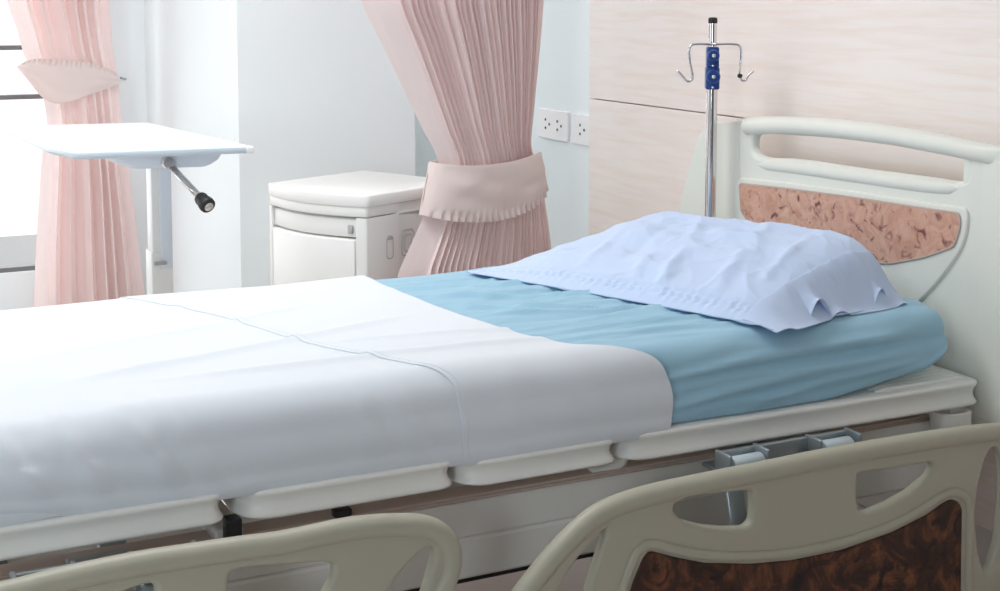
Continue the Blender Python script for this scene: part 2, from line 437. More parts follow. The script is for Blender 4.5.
# raised shield
sh = [(3.147, 0.854), (2.905, 0.867), (2.627, 0.877), (2.383, 0.882), (2.284, 0.887), (2.271, 0.872), (2.273, 0.831), (2.292, 0.783), (2.357, 0.702), (2.468, 0.594), (2.740, 0.518), (3.013, 0.501), (3.122, 0.650), (3.154, 0.759)]
shl = rounded(sh, .03, 4)
v, f = plate(shl, [], .022, .0055, lambda a, b, d: Vector((XH + .004 - d, a, b)))
hb.add(v, f)
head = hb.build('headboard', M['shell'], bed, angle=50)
ins = [(3.127, 0.839), (2.905, 0.851), (2.626, 0.862), (2.383, 0.868), (2.299, 0.871), (2.292, 0.858), (2.293, 0.835), (2.308, 0.794), (2.348, 0.776), (2.401, 0.753), (2.507, 0.720), (2.669, 0.695), (2.867, 0.703), (3.010, 0.724), (3.087, 0.740), (3.118, 0.761)]
insl = rounded(ins, .012, 3)
v, f = plate(insl, [], .008, .002, lambda a, b, d: Vector((XH - .0065 - d, a, b)))
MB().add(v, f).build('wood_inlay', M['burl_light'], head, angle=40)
il = [Vector((XH - .0085, p.x, p.y)) for p in insl]
MB().tube(il + [il[0]], .0028, 8, caps=False).build('inlay_groove', M['ledge'], head)

# footboard, beyond the photograph's left edge
v, f = plate(rounded([(2.12, .36), (3.27, .36), (3.27, .80), (3.1, .90), (2.29, .90), (2.12, .80)], .08, 6), [rounded([(2.35, .79), (3.04, .79), (3.04, .85), (2.35, .85)], .03, 5)], .034, .014, lambda a, b, d: Vector((-.12 - d, a, b)))
MB().add(v, f).build('footboard', M['shell'], bed, angle=50)

# side rails -------------------------------------------------------------
YR = 2.05
def rail_head():
    holesA = [(1.352, 0.434), (1.376, 0.439), (1.400, 0.441), (1.433, 0.438), (1.471, 0.436), (1.512, 0.433), (1.526, 0.428), (1.527, 0.395), (1.525, 0.370), (1.511, 0.362), (1.463, 0.369), (1.416, 0.381), (1.368, 0.400), (1.350, 0.419)]
    holesB = [(1.778, 0.424), (1.809, 0.424), (1.878, 0.420), (1.930, 0.419), (1.967, 0.420), (1.975, 0.408), (1.960, 0.390), (1.916, 0.368), (1.862, 0.352), (1.806, 0.342), (1.783, 0.346), (1.777, 0.380)]
    holesC = [(1.210, 0.415), (1.206, 0.399), (1.194, 0.370), (1.174, 0.315), (1.154, 0.252), (1.078, 0.268), (1.092, 0.292), (1.111, 0.320), (1.131, 0.347), (1.153, 0.370), (1.182, 0.394)]
    holesD = [(2.144, 0.425), (2.159, 0.404), (2.166, 0.370), (2.167, 0.291), (2.159, 0.216), (2.136, 0.162), (2.122, 0.158), (2.103, 0.211), (2.091, 0.284), (2.097, 0.349), (2.114, 0.404), (2.130, 0.425)]
    out = [(0.988, 0.277), (1.019, 0.321), (1.058, 0.362), (1.093, 0.394), (1.137, 0.428), (1.177, 0.452), (1.222, 0.466), (1.291, 0.475), (1.410, 0.479), (1.546, 0.481), (1.712, 0.484), (1.889, 0.483), (2.048, 0.479), (2.159, 0.472), (2.222, 0.463), (2.264, 0.438), (2.281, 0.375), (2.285, 0.243), (2.263, 0.070)]
    xs = out
    bottom = [(2.20, .10), (2.10, .04), (1.12, .03), (1.01, .08)]
    edge = catmull(xs, 4)
    outer = inset_path(edge, .008) + [Vector(p) for p in bottom]
    holes = [rounded(h, .006, 2) for h in (holesA, holesB)] + [rounded(h, .006, 2) for h in (holesD,)] + [rounded(holesC, .006, 2)]
    ins = [(1.282, 0.346), (1.293, 0.356), (1.303, 0.355), (1.349, 0.336), (1.417, 0.312), (1.522, 0.291), (1.621, 0.280), (1.740, 0.279), (1.864, 0.292), (1.955, 0.313), (1.999, 0.331), (2.018, 0.335), (2.037, 0.329), (2.049, 0.312), (2.050, 0.261), (2.051, 0.202), (2.053, 0.130)]
    tubep = [(1.023, 0.308), (1.042, 0.328), (1.074, 0.359), (1.109, 0.391), (1.151, 0.420), (1.192, 0.438), (1.235, 0.450), (1.298, 0.458), (1.415, 0.462), (1.551, 0.465), (1.718, 0.467), (1.894, 0.466), (2.054, 0.461), (2.160, 0.455), (2.212, 0.443), (2.244, 0.419), (2.259, 0.356), (2.258, 0.247), (2.239, 0.097)]
    ridge = [(1.232, 0.274), (1.251, 0.322), (1.269, 0.358), (1.288, 0.369), (1.310, 0.366), (1.349, 0.350), (1.417, 0.327), (1.522, 0.306), (1.620, 0.295), (1.740, 0.294), (1.863, 0.307), (1.941, 0.326), (1.988, 0.343), (2.018, 0.349), (2.048, 0.341), (2.068, 0.322), (2.073, 0.257), (2.073, 0.193), (2.079, 0.106)]
    return outer, holes, ins, edge, ridge
def inset_path(pts, d):
    P = [Vector(p) for p in pts]; out = []
    for i in range(len(P)):
        t = (P[min(i+1, len(P)-1)] - P[max(i-1, 0)]).normalized()
        out.append(P[i] + Vector((t.y, -t.x)) * d)          # paths run left to right, so this is downwards / inwards
    return out
def make_rail(name, geo, mirror=False):
    outer, holes, ins, tubep, ridge = geo
    tubep = inset_path(tubep, .0185)
    Yc = YR; s = 1
    if mirror: Yc = 2 * YM - YR; s = -1
    v, f = plate(outer, holes, .026, .010, lambda a, b, d: Vector((a, Yc + s * (.004 - d), b)))
    mb = MB().add(v, f)
    tp = [(a, Yc, b) for a, b in tubep]
    mb.tube(tp, (.0190, .021), 18, flat=(0, 1, 0))
    if ridge:
        mb.tube(catmull([(a, Yc - s * .008, b) for a, b in ridge], 4), (.010, .009), 10, flat=(0, 1, 0))
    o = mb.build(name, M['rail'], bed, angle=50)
    if ins:
        v, f = plate(rounded(ins, .008, 3), [], .010, .003, lambda a, b, d: Vector((a, Yc - s * (.008 + d), b)))
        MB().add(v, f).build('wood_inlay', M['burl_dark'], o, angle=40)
    return o
gh = list(rail_head())
gh[2] = gh[2] + [(2.075, .085), (2.05, .075), (1.24, .07), (1.225, .09)] + [(1.245, 0.262), (1.263, 0.309)]
make_rail('side_rail', gh)
def rail_foot():
    out = [(0.110, 0.512), (0.191, 0.506), (0.269, 0.512), (0.392, 0.516), (0.477, 0.514), (0.546, 0.512), (0.611, 0.509), (0.729, 0.512), (0.807, 0.505), (0.866, 0.492), (0.899, 0.472), (0.921, 0.439), (0.926, 0.406), (0.917, 0.371), (0.898, 0.340)]
    edge = catmull(out, 4)
    outer = [Vector((-.05, .48))] + inset_path(edge, .008) + [Vector((.86, .16)), Vector((.78, .06)), Vector((.06, .05)), Vector((-.04, .12))]
    hA = [(0.871, 0.441), (0.875, 0.431), (0.873, 0.418), (0.854, 0.362), (0.840, 0.308), (0.769, 0.323), (0.790, 0.375), (0.812, 0.402), (0.833, 0.422), (0.857, 0.436)]
    hB = [(0.528, 0.460), (0.542, 0.463), (0.578, 0.460), (0.627, 0.454), (0.680, 0.448), (0.695, 0.442), (0.697, 0.432), (0.692, 0.413), (0.681, 0.396), (0.662, 0.370), (0.532, 0.396), (0.526, 0.430)]
    hC = [(0.273, 0.448), (0.317, 0.455), (0.361, 0.459), (0.382, 0.464), (0.406, 0.466), (0.412, 0.460), (0.413, 0.442), (0.409, 0.418), (0.390, 0.412)]
    tubep = [(0.190, 0.492), (0.269, 0.497), (0.392, 0.500), (0.477, 0.499), (0.546, 0.494), (0.614, 0.490), (0.728, 0.490), (0.807, 0.485), (0.855, 0.474), (0.884, 0.454), (0.900, 0.428), (0.902, 0.402), (0.893, 0.371), (0.876, 0.336)]
    tubep = [(-.02, .49)] + tubep
    ins = None
    return outer, [rounded(h, .006, 2) for h in (hA, hB, hC)], ins, edge, None
gf = rail_foot()
make_rail('side_rail', gf)

# side rail hinge brackets: plate, two rollers and a swing arm
def bracket(x0, x1, name='rail_bracket'):
    mb = MB()
    mb.box(((x0+x1)/2, 2.165, .448), (x1-x0, .010, .042), .003)
    mb.box(((x0+x1)/2, 2.19, .428), (x1-x0, .06, .008), .003)
    for x in (x0, x0+.09, x1-.10, x1): mb.box((x, 2.145, .448), (.008, .05, .05), .003)
    mb.box(((x0+x1)/2, 2.225, .43), (.10, .06, .03), .004)
    o = mb.build(name, M['steel'], bed, angle=30)
    for x in (x0+.048, x1-.05):
        MB().lathe([(.0, -.036), (.014, -.036), (.017, -.032), (.017, .032), (.014, .036), (.0, .036)], 18, Matrix.Translation((x, 2.135, .449)) @ Matrix.Rotation(PI/2, 4, 'Y')).build('roller', M['roller'], o, angle=40)
        a = MB().tube(catmull([(x-.03, 2.14, .425), (x-.034, 2.12, .37), (x-.03, 2.10, .30), (x-.01, 2.078, .22)], 5), (.022, .008), 10, flat=(0, 1, 0))
        a.build('swing_arm', M['steel'], o)
    return o
bracket(1.53, 1.85); bracket(.22, .50)

# ------------------------------------------------------------------ mattress with its blue fitted sheet
XM0, XM1, YMN, YMF = -.03, 2.212, 2.238, 3.155
ZB, ZT = .517, .668
def mat_profile(inset=0.0, n=None, zb=ZB, zt=ZT, r=.052, yn=YMN, yf=YMF):
    """closed loop in (y, z), starting at the bottom near corner and going up the near side"""
    L = rounded([(yn+inset, zb+inset*.5), (yn+inset-.004, zt-inset), (yf-inset+.004, zt-inset), (yf-inset, zb+inset*.5)], 1, 1)
    def arc(cx, cz, r, a0, a1, m): return [Vector((cx + r*math.cos(lerp(a0, a1, k/m)), cz + r*math.sin(lerp(a0, a1, k/m)))) for k in range(m+1)]
    y0, y1, z0, z1 = yn+inset, yf-inset, zb+inset*.15, zt-inset*.55; r = max(r - inset*.3, .02)
    lean = .022 * clamp(1 - inset/.03)
    out = arc(y0-lean+.012, z0+.012, .012, 1.5*PI, PI, 6)
    out += [Vector((y0 - lean*(1 - k/14)**2 - .006*math.sin(PI*k/14)**2, lerp(z0+.012, z1-r, k/14))) for k in range(1, 14)]
    out += arc(y0+r, z1-r, r, PI, PI/2, 9)
    out += [Vector((lerp(y0+r, y1-r, k/130), z1 + .006*math.sin(PI*k/130))) for k in range(1, 130)]
    out += arc(y1-r, z1-r, r, PI/2, 0, 9)
    out += [Vector((y1, lerp(z1-r, z0+.03, k/6))) for k in range(1, 6)]
    out += arc(y1-.03, z0+.03, .03, 0, -PI/2, 6)
    return out
def fnoise(x, y, z=0.0): return noise.noise(Vector((x, y, z)))
def crease(x, y, z, k=3.0):
    """thin crisp folds: ridges where a noise field changes sign"""
    return max(0.0, 1 - abs(noise.noise(Vector((x, y, z)))) * k) ** 2
def blue_disp(p):
    """pull lines of the fitted sheet, running mostly along the bed"""
    x, y, z = p
    w = sstep(1.0, 1.4, x)
    top = sstep(.60, .655, z)
    a = fnoise(x*1.1 + 3, y*17 + .8*math.sin(x*3), 2.0) * .0060 + fnoise(x*2.2, y*40 + x*3, 5.0) * .0034
    # fan of creases from the turned down sheet to the pillow
    c = 0.0
    for (x0, y0, x1, y1, h, wd) in ((1.15, 2.86, 1.62, 2.66, .006, .010), (1.20, 2.72, 1.70, 2.46, .005, .010), (1.27, 2.60, 1.62, 2.52, .005, .008), (1.10, 2.98, 1.45, 2.88, .005, .010),
                                (1.36, 2.36, 2.0, 2.33, .004, .008), (1.40, 2.44, 1.75, 2.40, .004, .007)):
        t = clamp((x - x0) / (x1 - x0)); yy = lerp(y0, y1, t); d = y - yy
        c += h * math.exp(-(d / wd) ** 2) * sstep(x0-.1, x0+.05, x) * (1 - sstep(x1-.1, x1+.05, x))
    side = 0.0
    for (xa, za, xb, zb2, h, wd) in ((1.42, .60, 2.20, .640, .007, .010), (1.42, .545, 2.10, .60, .008, .011), (1.42, .575, 1.95, .60, .005, .009), (1.60, .525, 2.17, .585, .006, .010), (1.45, .528, 1.8, .55, .005, .008)):
        t = clamp((x - xa) / (xb - xa)); zz = lerp(za, zb2, t) + .006*math.sin(t*5)
        side += h * math.exp(-((z - zz) / wd) ** 2) * sstep(xa-.05, xa+.12, x) * (1 - sstep(min(xb-.15, 1.98), min(xb+.02, 2.13), x))
    nearside = 1 - sstep(YMN+.03, YMN+.09, y)
    a += .0026 * crease(x*1.6 + y*.8, y*13 - x*2.5, 4.0, 4.5) + .0016 * crease(x*3, y*24 + x*3, 9.0, 4.0)
    return (1.6*a + 1.9*c) * top * w * (1 - .6*nearside) + 1.9 * side * nearside + fnoise(x*3, z*34 - x*8, y*2) * .0026 * nearside
mx = MB(); rings = []
xs = [XM0 + .0005] + [XM0 + .03*k/4 for k in range(1, 5)] + [lerp(XM0+.05, 1.0, k/12) for k in range(13)] + [lerp(1.015, XM1-.06, k/130) for k in range(131)]
R_END = .055
xs += [XM1 - R_END + R_END * math.sin(PI/2*k/10) for k in range(1, 11)]
for x in xs:
    d0, d1 = x - XM0, XM1 - x
    ins = 0.0
    for d in (d0, d1):
        if d < R_END: ins = max(ins, R_END - math.sqrt(max(R_END**2 - (R_END - d)**2, 0)))
    lift = .032 * sstep(1.82, 2.15, x) + .035 * sstep(2.10, 2.212, x)
    lift += interp([(.50, .012), (.60, .005), (.95, .005), (1.02, 0)], x)
    loop = mat_profile(ins * .9, zb=ZB + lift)
    ring = []
    for k, q in enumerate(loop):
        a, b = loop[k-1], loop[(k+1) % len(loop)]
        t = (b - a); nrm = Vector((-t.y, t.x)).normalized()
        dd = blue_disp((x, q.x, q.y)) if x > 1.0 and ins < .05 else 0
        zc = q.y + (nrm.y * dd)
        ring.append(Vector((x, q.x + nrm.x * dd, zc)))
    rings.append(ring)
mx.loft(rings)
tag(mx.build('mattress', M['blue_sheet']), 'mattress in a light blue fitted sheet on the bed deck', 'mattress')

# ------------------------------------------------------------------ white sheet spread over the lower part of the bed
def near_fold(x):
    return 0
def sheet_pt(x, s, off):
    """s runs 0..1 over the profile: near bottom -> near top -> far edge; returns point"""
    prof = SPROF
    i = s * (len(prof) - 1); k = min(int(i), len(prof) - 2); t = i - k
    a, b = prof[k], prof[k+1]; q = a.lerp(b, t); tn = (b - a); n = Vector((-tn.y, tn.x)).normalized()
    return q, n
_full = mat_profile()
yb = YMN
SPROF = [Vector((YMN-.016, .514))] + [q for q in _full[6:] if True]
SPROF = [q for q in SPROF if not (q.x > YMF-.03 and q.y < .56)]
# resample evenly
def resample(P, n):
    L = [0]
    for a, b in zip(P, P[1:]): L.append(L[-1] + (b-a).length)
    out = []; j = 0
    for k in range(n):
        d = L[-1]*k/(n-1)
        while j < len(P)-2 and L[j+1] < d: j += 1
        seg = max(L[j+1]-L[j], 1e-9); out.append(P[j].lerp(P[j+1], (d-L[j])/seg))
    return out
SPROF = resample(SPROF, 170)
# head-side edge of the sheet as x over y (top) and over z (near side)
EDGE_TOP = sorted([(y, x) for x, y in [(1.145, 3.049), (1.144, 2.916), (1.154, 2.716), (1.184, 2.545), (1.221, 2.412), (1.258, 2.332), (1.304, 2.274), (1.355, 2.228)]])
EDGE_SIDE = sorted([(z, x) for x, z in [(1.401, 0.669), (1.431, 0.645), (1.445, 0.616), (1.452, 0.577), (1.449, 0.537), (1.437, 0.504)]])
HEM_TOP = sorted([(y, x) for x, y in [(0.697, 2.870), (0.747, 2.734), (0.852, 2.439), (0.932, 2.311), (0.960, 2.259)]])
HEM_SIDE = sorted([(z, x) for x, z in [(0.979, 0.676), (0.994, 0.652), (0.998, 0.626), (1.000, 0.570), (1.001, 0.510)]])
def edge_x(q, et, es):
    wt = sstep(2.235, 2.30, q.x)
    a = cubic(et, q.x); b = cubic(es, q.y)
    return lerp(b, a, wt)
def white_disp(x, q):
    y, z = q.x, q.y
    top = sstep(.60, .655, z)
    near = 1 - sstep(YMN + .02, YMN + .09, y)
    d = fnoise(x*2.2, y*4.0, 1.0) * .007 * top + fnoise(x*6, y*9, 3.0) * .0022 * top
    # long soft creases on the top
    for (x0, y0, x1, y1, h, wd) in ((.45, 2.48, .98, 2.62, .007, .018), (.30, 2.62, .85, 2.80, .005, .016), (.60, 2.40, 1.2, 2.36, .006, .014), (.35, 2.95, 1.0, 2.92, .004, .02), (.9, 2.50, 1.25, 2.44, .005, .012)):
        t = (x - x0) / (x1 - x0)
        if -.3 < t < 1.3:
            d += h * math.exp(-((y - lerp(y0, y1, t)) / wd) ** 2) * sstep(-.3, .1, t) * (1 - sstep(.9, 1.3, t)) * top
    # hanging drapes on the near side, leaning toward the head as they fall
    for (xt, xb, h, wd) in ((.20, .29, .010, .014), (.30, .385, .012, .014), (.395, .50, .013, .016), (.455, .57, .007, .012), (.80, .845, .005, .014), (.86, .93, .006, .014), (1.10, 1.12, .004, .02), (1.22, 1.26, .004, .025), (.05, .12, .010, .02)):
        t = clamp((.690 - z) / .17); xx = lerp(xt, xb, t ** 1.1)
        d += 1.15 * h * math.exp(-((x - xx) / (wd * (1.0 + .6*t))) ** 2) * sstep(YMN + .16, YMN + .02, y) * sstep(-.05, .45, t) * (1 - .45 * t) if y < YMN + .15 else 0
    t = clamp((.675 - z) / .16)
    d += near * (.010 * math.sin(PI * t) ** 2 + .006 * t * fnoise(x*5, 3.3, 0))
    d += near * fnoise(x*3, z*8, 8) * .004
    return max(d, -.005)
def white_layer(x0f, x1f, off, nx, bottom_wave=0.0):
    verts, faces = [], []
    ns = len(SPROF)
    for j, q in enumerate(SPROF):
        a, b = SPROF[max(j-1, 0)], SPROF[min(j+1, ns-1)]
        n = Vector((-(b-a).y, (b-a).x)).normalized()
        xa, xb = x0f(q), x1f(q)
        for i in range(nx):
            t = i / (nx - 1); tt = 1 - (1 - t) ** 1.15
            x = lerp(xa, xb, tt)
            d = off + white_disp(x, q)
            if j < 9: d = lerp(d, off + .002, 1 - sstep(0, 9, j))
            p = Vector((x, q.x + n.x*d, q.y + n.y*d))
            if j < 16:                                            # wavy tucked hem
                k = (1 - j/16)
                p.z += k * (.006 * fnoise(x*5, 1.7, 0) + .0012*fnoise(x*14, 4.1, 0)) + k * interp([(-.1, .040), (.20, .036), (.28, .024), (.36, .014), (.50, .008), (.62, .006), (.98, .0), (1.44, -.006)], x)
            verts.append(p)
    for j in range(ns-1):
        for i in range(nx-1):
            a = j*nx+i; faces.append((a, a+1, a+nx+1, a+nx))
    return verts, faces
x1f = lambda q: edge_x(q, EDGE_TOP, EDGE_SIDE)
xhf = lambda q: edge_x(q, HEM_TOP, HEM_SIDE) if q.x < 2.80 else lerp(edge_x(Vector((2.80, q.y)), HEM_TOP, HEM_SIDE), .55, clamp((q.x-2.80)/.35))
ws = MB()
v, f = white_layer(lambda q: -.045, lambda q: x1f(q) - .012, .010, 190); ws.add(v, f)
def solid(mb, name, m, th, parent=None):
    me = bpy.data.meshes.new(name); me.from_pydata(mb.v, [], mb.f); me.update()
    o = link(name, me, m, parent)
    s = o.modifiers.new('thickness', 'SOLIDIFY'); s.thickness = th; s.offset = 1
    sb = o.modifiers.new('soften', 'BEVEL'); sb.width = min(.0015, abs(th)*.3); sb.segments = 2; sb.limit_method = 'ANGLE'; sb.angle_limit = math.radians(50)
    return o
v, f = white_layer(xhf, x1f, .0130, 90)
wt = MB().add(v, f)
sheet = solid(ws, 'white_sheet', M['white_sheet'], -.003)
tag(sheet, 'white bed sheet spread over the lower half of the mattress and tucked at the side', 'bed sheet')
solid(wt, 'turned_down_fold', M['white_sheet'], -.003, sheet)
# stitched hem line on the turned down layer
hm = []
for j, q in enumerate(SPROF):
    if q.x > 2.85: break
    a, b = SPROF[max(j-1, 0)], SPROF[min(j+1, len(SPROF)-1)]; n = Vector((-(b-a).y, (b-a).x)).normalized()
    x = xhf(q) + .012; d = .0130 + white_disp(x, q) + .0002
    if j < 9: d = lerp(d, .0130 + .002, 1 - sstep(0, 9, j))
    z_adj = 0
    if j < 16:
        k = 1 - j/16; z_adj = k * (.006 * fnoise(x*5, 1.7, 0) + .0012*fnoise(x*14, 4.1, 0)) + k * interp([(.62, .006), (.98, .0), (1.44, -.006)], x)
    hm.append(Vector((x, q.x + n.x*d, q.y + n.y*d + z_adj)))
MB().tube(hm, .0007, 6).build('hem_stitch', M['white_sheet'], sheet)
# loose end of the lower layer poking out at the foot
tail = MB()
tr = []
for k in range(22):
    t = k / 21; x = lerp(-.04, .345, t)
    w = .019 * (1 - t ** 4) + .002; h = .0085 * (1 - t ** 3) + .0015
    zc = .553 - .018 * t + .003 * math.sin(t*9)
    yc = 2.209 + .004 * t
    tr.append([Vector((x, yc + h*math.cos(2*PI*j/14), zc + w*math.sin(2*PI*j/14) * (1 + .15*math.sin(t*7)))) for j in range(14)])
tail.loft(tr); tail.build('tucked_end', M['white_sheet'], sheet)

# ------------------------------------------------------------------ pillow
pil = empty('pillow', (1.8, 2.7, ZT), 'plump pillow in a pale blue cotton pillowcase at the head of the mattress', 'pillow')
FF, NF, NH, FH = Vector((1.385, 3.03)), Vector((1.70, 2.262)), Vector((2.135, 2.345)), Vector((1.90, 3.15))
HP = .123
def pil_h(p, q):
    ep = cubic([(0, 0), (.05, .24), (.13, .58), (.24, .90), (.4, 1.0), (.6, 1.0), (.78, 1.0), (.88, .96), (.945, .78), (.982, .42), (1.0, .06)], p)
    eq = cubic([(0, 0), (.06, .17), (.15, .36), (.3, .60), (.5, .84), (.7, .97), (.86, 1.04), (.94, .94), (.985, .50), (1.0, 0)], q)
    return ep, eq
def pil_wr(p, q):
    w = .0055 * crease(p*3.2 + q*1.2, q*2.4 - p*.8, 11.0, 4.0) + .0035 * crease(p*7 - q*3, q*4 + p*2, 21.0, 3.5) + .0018 * crease(p*13 + q*6, q*8, 31.0, 3.0) + fnoise(p*5, q*7, 1)*.009 + fnoise(p*9 + q*5, q*7, 4)*.0050 + fnoise(p*24+q*9, q*14, 7) * .0016
    for (p0, q0, p1, q1, h, wd) in ((.66, .02, .56, .45, .013, .030), (.56, .45, .42, .85, .010, .035), (.50, .30, .56, .05, .007, .03), (.30, .5, .36, .10, .007, .03), (.82, .05, .74, .5, .009, .04), (.22, .30, .12, .04, .006, .03), (.70, .6, .62, .95, .008, .04), (.46, .15, .38, .75, -.006, .04), (.90, .2, .82, .8, .008, .03)):
        dx, dy = p1-p0, q1-q0; L2 = dx*dx+dy*dy
        t = clamp(((p-p0)*dx + (q-q0)*dy)/L2); d = math.hypot((p - p0 - t*dx)*.85/.5, q - q0 - t*dy)
        w += h * math.exp(-(d/wd)**2) * (1 - abs(2*t-1)**3)
    return w
NPP, NQ = 220, 170
def pil_base(p, q):
    a = FF.lerp(NF, p); b = FH.lerp(NH, p); r = a.lerp(b, q)
    # slightly bowed outline, ear at the far foot corner
    mid = 4*p*(1-p)
    r += (a - b).normalized() * (-.010 * mid) * (1-q)
    return r
v, f = [], []
for j in range(NQ+1):
    q = .5 - .5*math.cos(PI*j/NQ) if False else j/NQ
    for i in range(NPP+1):
        p = i/NPP
        pp = .5 - .5*math.cos(PI*p) * (1 - 0) ; pp = lerp(p, pp, .5)
        qq = lerp(q, .5 - .5*math.cos(PI*q), .6)
        r = pil_base(pp, qq); ep, eq = pil_h(pp, qq)
        h = HP * ep * eq
        edge = min(1, ep*eq*2.5)
        w = pil_wr(pp, qq) * edge
        # stitched double seam parallel to the foot edge
        seam = .0052 * (math.exp(-((qq-.060)/.009)**2) + .8*math.exp(-((qq-.088)/.007)**2)) * sstep(.0, .04, ep)
        rip = (.0016 * math.sin(pp*230 + 3*fnoise(pp*20, 1, 1)) + .002*fnoise(pp*60, 2.2, 5)) * math.exp(-((qq-.062)/.034)**2)
        v.append(Vector((r.x, r.y, ZT + .012 + .004 + h + w - seam + rip)))
n1 = NPP + 1
for j in range(NQ):
    for i in range(NPP): a = j*n1+i; f.append((a, a+1, a+n1+1, a+n1))
top_n = len(v)
# underside, a shallow belly
for j in range(NQ+1):
    q = j/NQ
    for i in range(NPP+1):
        p = i/NPP; pp = lerp(p, .5 - .5*math.cos(PI*p), .5); qq = lerp(q, .5 - .5*math.cos(PI*q), .6)
        r = pil_base(pp, qq); ep, eq = pil_h(pp, qq)
        e = min(1.0, 4*qq*(1-qq)) * ep
        under = v[j*n1+i].z
        zz = min(under - .003, ZT + .014 - .010 * e ** .5 + .006*fnoise(pp*12, qq*2, 3)*(1-e))
        v.append(Vector((r.x, r.y, zz)))
for j in range(NQ):
    for i in range(NPP): a = top_n + j*n1+i; f.append((a, a+n1, a+n1+1, a+1))
border = [i for i in range(n1)] + [j*n1+NPP for j in range(1, NQ+1)] + [NQ*n1+i for i in range(NPP-1, -1, -1)] + [j*n1 for j in range(NQ-1, 0, -1)]
for k in range(len(border)):
    a, b = border[k], border[(k+1) % len(border)]; f.append((a, top_n+a, top_n+b, b))
MB().add(v, f).build('cushion', M['blue_pillow'], pil)
# open end of the pillowcase: an upper and a lower lip hanging off the near end
def lip(zoff, reach, wav, ph, th, name, q0=0.0, q1=1.0):
    vv, ff = [], []; nu, nv = 140, 18
    for b in range(nv+1):
        t = b/nv
        for a in range(nu+1):
            q = lerp(q0, q1, a/nu); p0 = lerp(.945, 1.0, t)
            r = pil_base(p0, q); ep, eq = pil_h(p0, q)
            dirn = (NF - FF).normalized()
            out = reach * t * (1 + .25*math.sin(q*9 + ph))
            r = r + dirn * out
            h = HP * ep * eq
            surf = ZT + .016 + max(h, 0) + pil_wr(p0, q)*min(1, ep*eq*2.5) + .0035
            wv = max(0, math.sin(q*15 + ph) * .6 + math.sin(q*27 + 2*ph) * .5) * (1 - abs(2*q-1)**6)
            low = ZT + .007 + zoff + wav * wv
            z = lerp(surf, low, t ** 1.6)
            zmin = ZT + .004 + (wav > .01) * .004 - max(0, (YMN + .05 - r.y)) * .35
            vv.append(Vector((r.x, r.y, max(z, zmin))))
    for b in range(nv):
        for a in range(nu): k = b*(nu+1)+a; ff.append((k, k+1, k+nu+2, k+nu+1))
    return solid(MB().add(vv, ff), name, M['blue_pillow'], th, pil)
lip(.003, .024, .040, 2.2, .0025, 'pillowcase_flap')
lip(-.002, .036, .012, .4, .0025, 'pillowcase_hem')

# ------------------------------------------------------------------ drip stand
XI, YI = 2.2, 3.164
iv = empty('drip_stand', (XI, YI, .40), 'chrome drip stand with two hooks and blue clamp knobs beside the headboard', 'drip stand')
MB().tube([(XI, YI, .40), (XI, YI, .42), (XI, YI, 1.145)], .0155, 20).build('pole', M['chrome'], iv, angle=40)
inner = MB().tube([(XI, YI, 1.10), (XI, YI, 1.2), (XI, YI, 1.292)], .0115, 18).build('inner_pole', M['chrome'], iv, angle=40)
MB().lathe([(.0, 1.303), (.0105, 1.302), (.0128, 1.298), (.0128, 1.287), (.012, 1.286)], 18, Matrix.Translation((XI, YI, 0))).build('pole_cap', M['black'], inner)
dv = Vector((-math.sin(math.radians(30)), -math.cos(math.radians(30)), 0))       # clamps face into the room
side = Vector((dv.y, -dv.x, 0))
rz = math.atan2(dv.y, dv.x)
for zc, hh, w, kr in ((1.192, .058, .034, .0165), (1.134, .062, .038, .019)):
    c = MB().box((XI, YI, zc), (.050, w, hh), .005, rz).build('clamp', M['clampblue'], iv, angle=40)
    kz = zc + .006
    Mk = Matrix.Translation(Vector((XI, YI, kz)) + dv * .024) @ dv.to_track_quat('Z', 'Y').to_matrix().to_4x4()
    MB().lathe([(.0, 0), (kr*.7, 0), (kr*.8, .006), (kr, .008), (kr, .020), (kr*.85, .024), (.0, .024)], 20, Mk).build('knob', M['clampblue'], c, angle=40)
    Mk2 = Mk @ Matrix.Translation((0, 0, .0235))
    MB().lathe([(.0, 0), (.0055, 0), (.0055, .003), (.004, .004), (.0, .004)], 12, Mk2).build('knob_screw', M['chrome'], c)
    Mk3 = Matrix.Translation(Vector((XI, YI, zc - hh*.40)) + dv * .0245) @ dv.to_track_quat('Z', 'Y').to_matrix().to_4x4()
    MB().lathe([(.0, 0), (.0035, 0), (.003, .002), (.0, .002)], 10, Mk3).build('clamp_screw', M['chrome'], c)
cr = Vector((math.cos(math.radians(26)), -math.sin(math.radians(26)), 0))       # hook arms run across the room view
O = Vector((XI, YI, 0))
def hookpt(a, z, out=0.0): return O + cr * a + dv * out + Vector((0, 0, z))
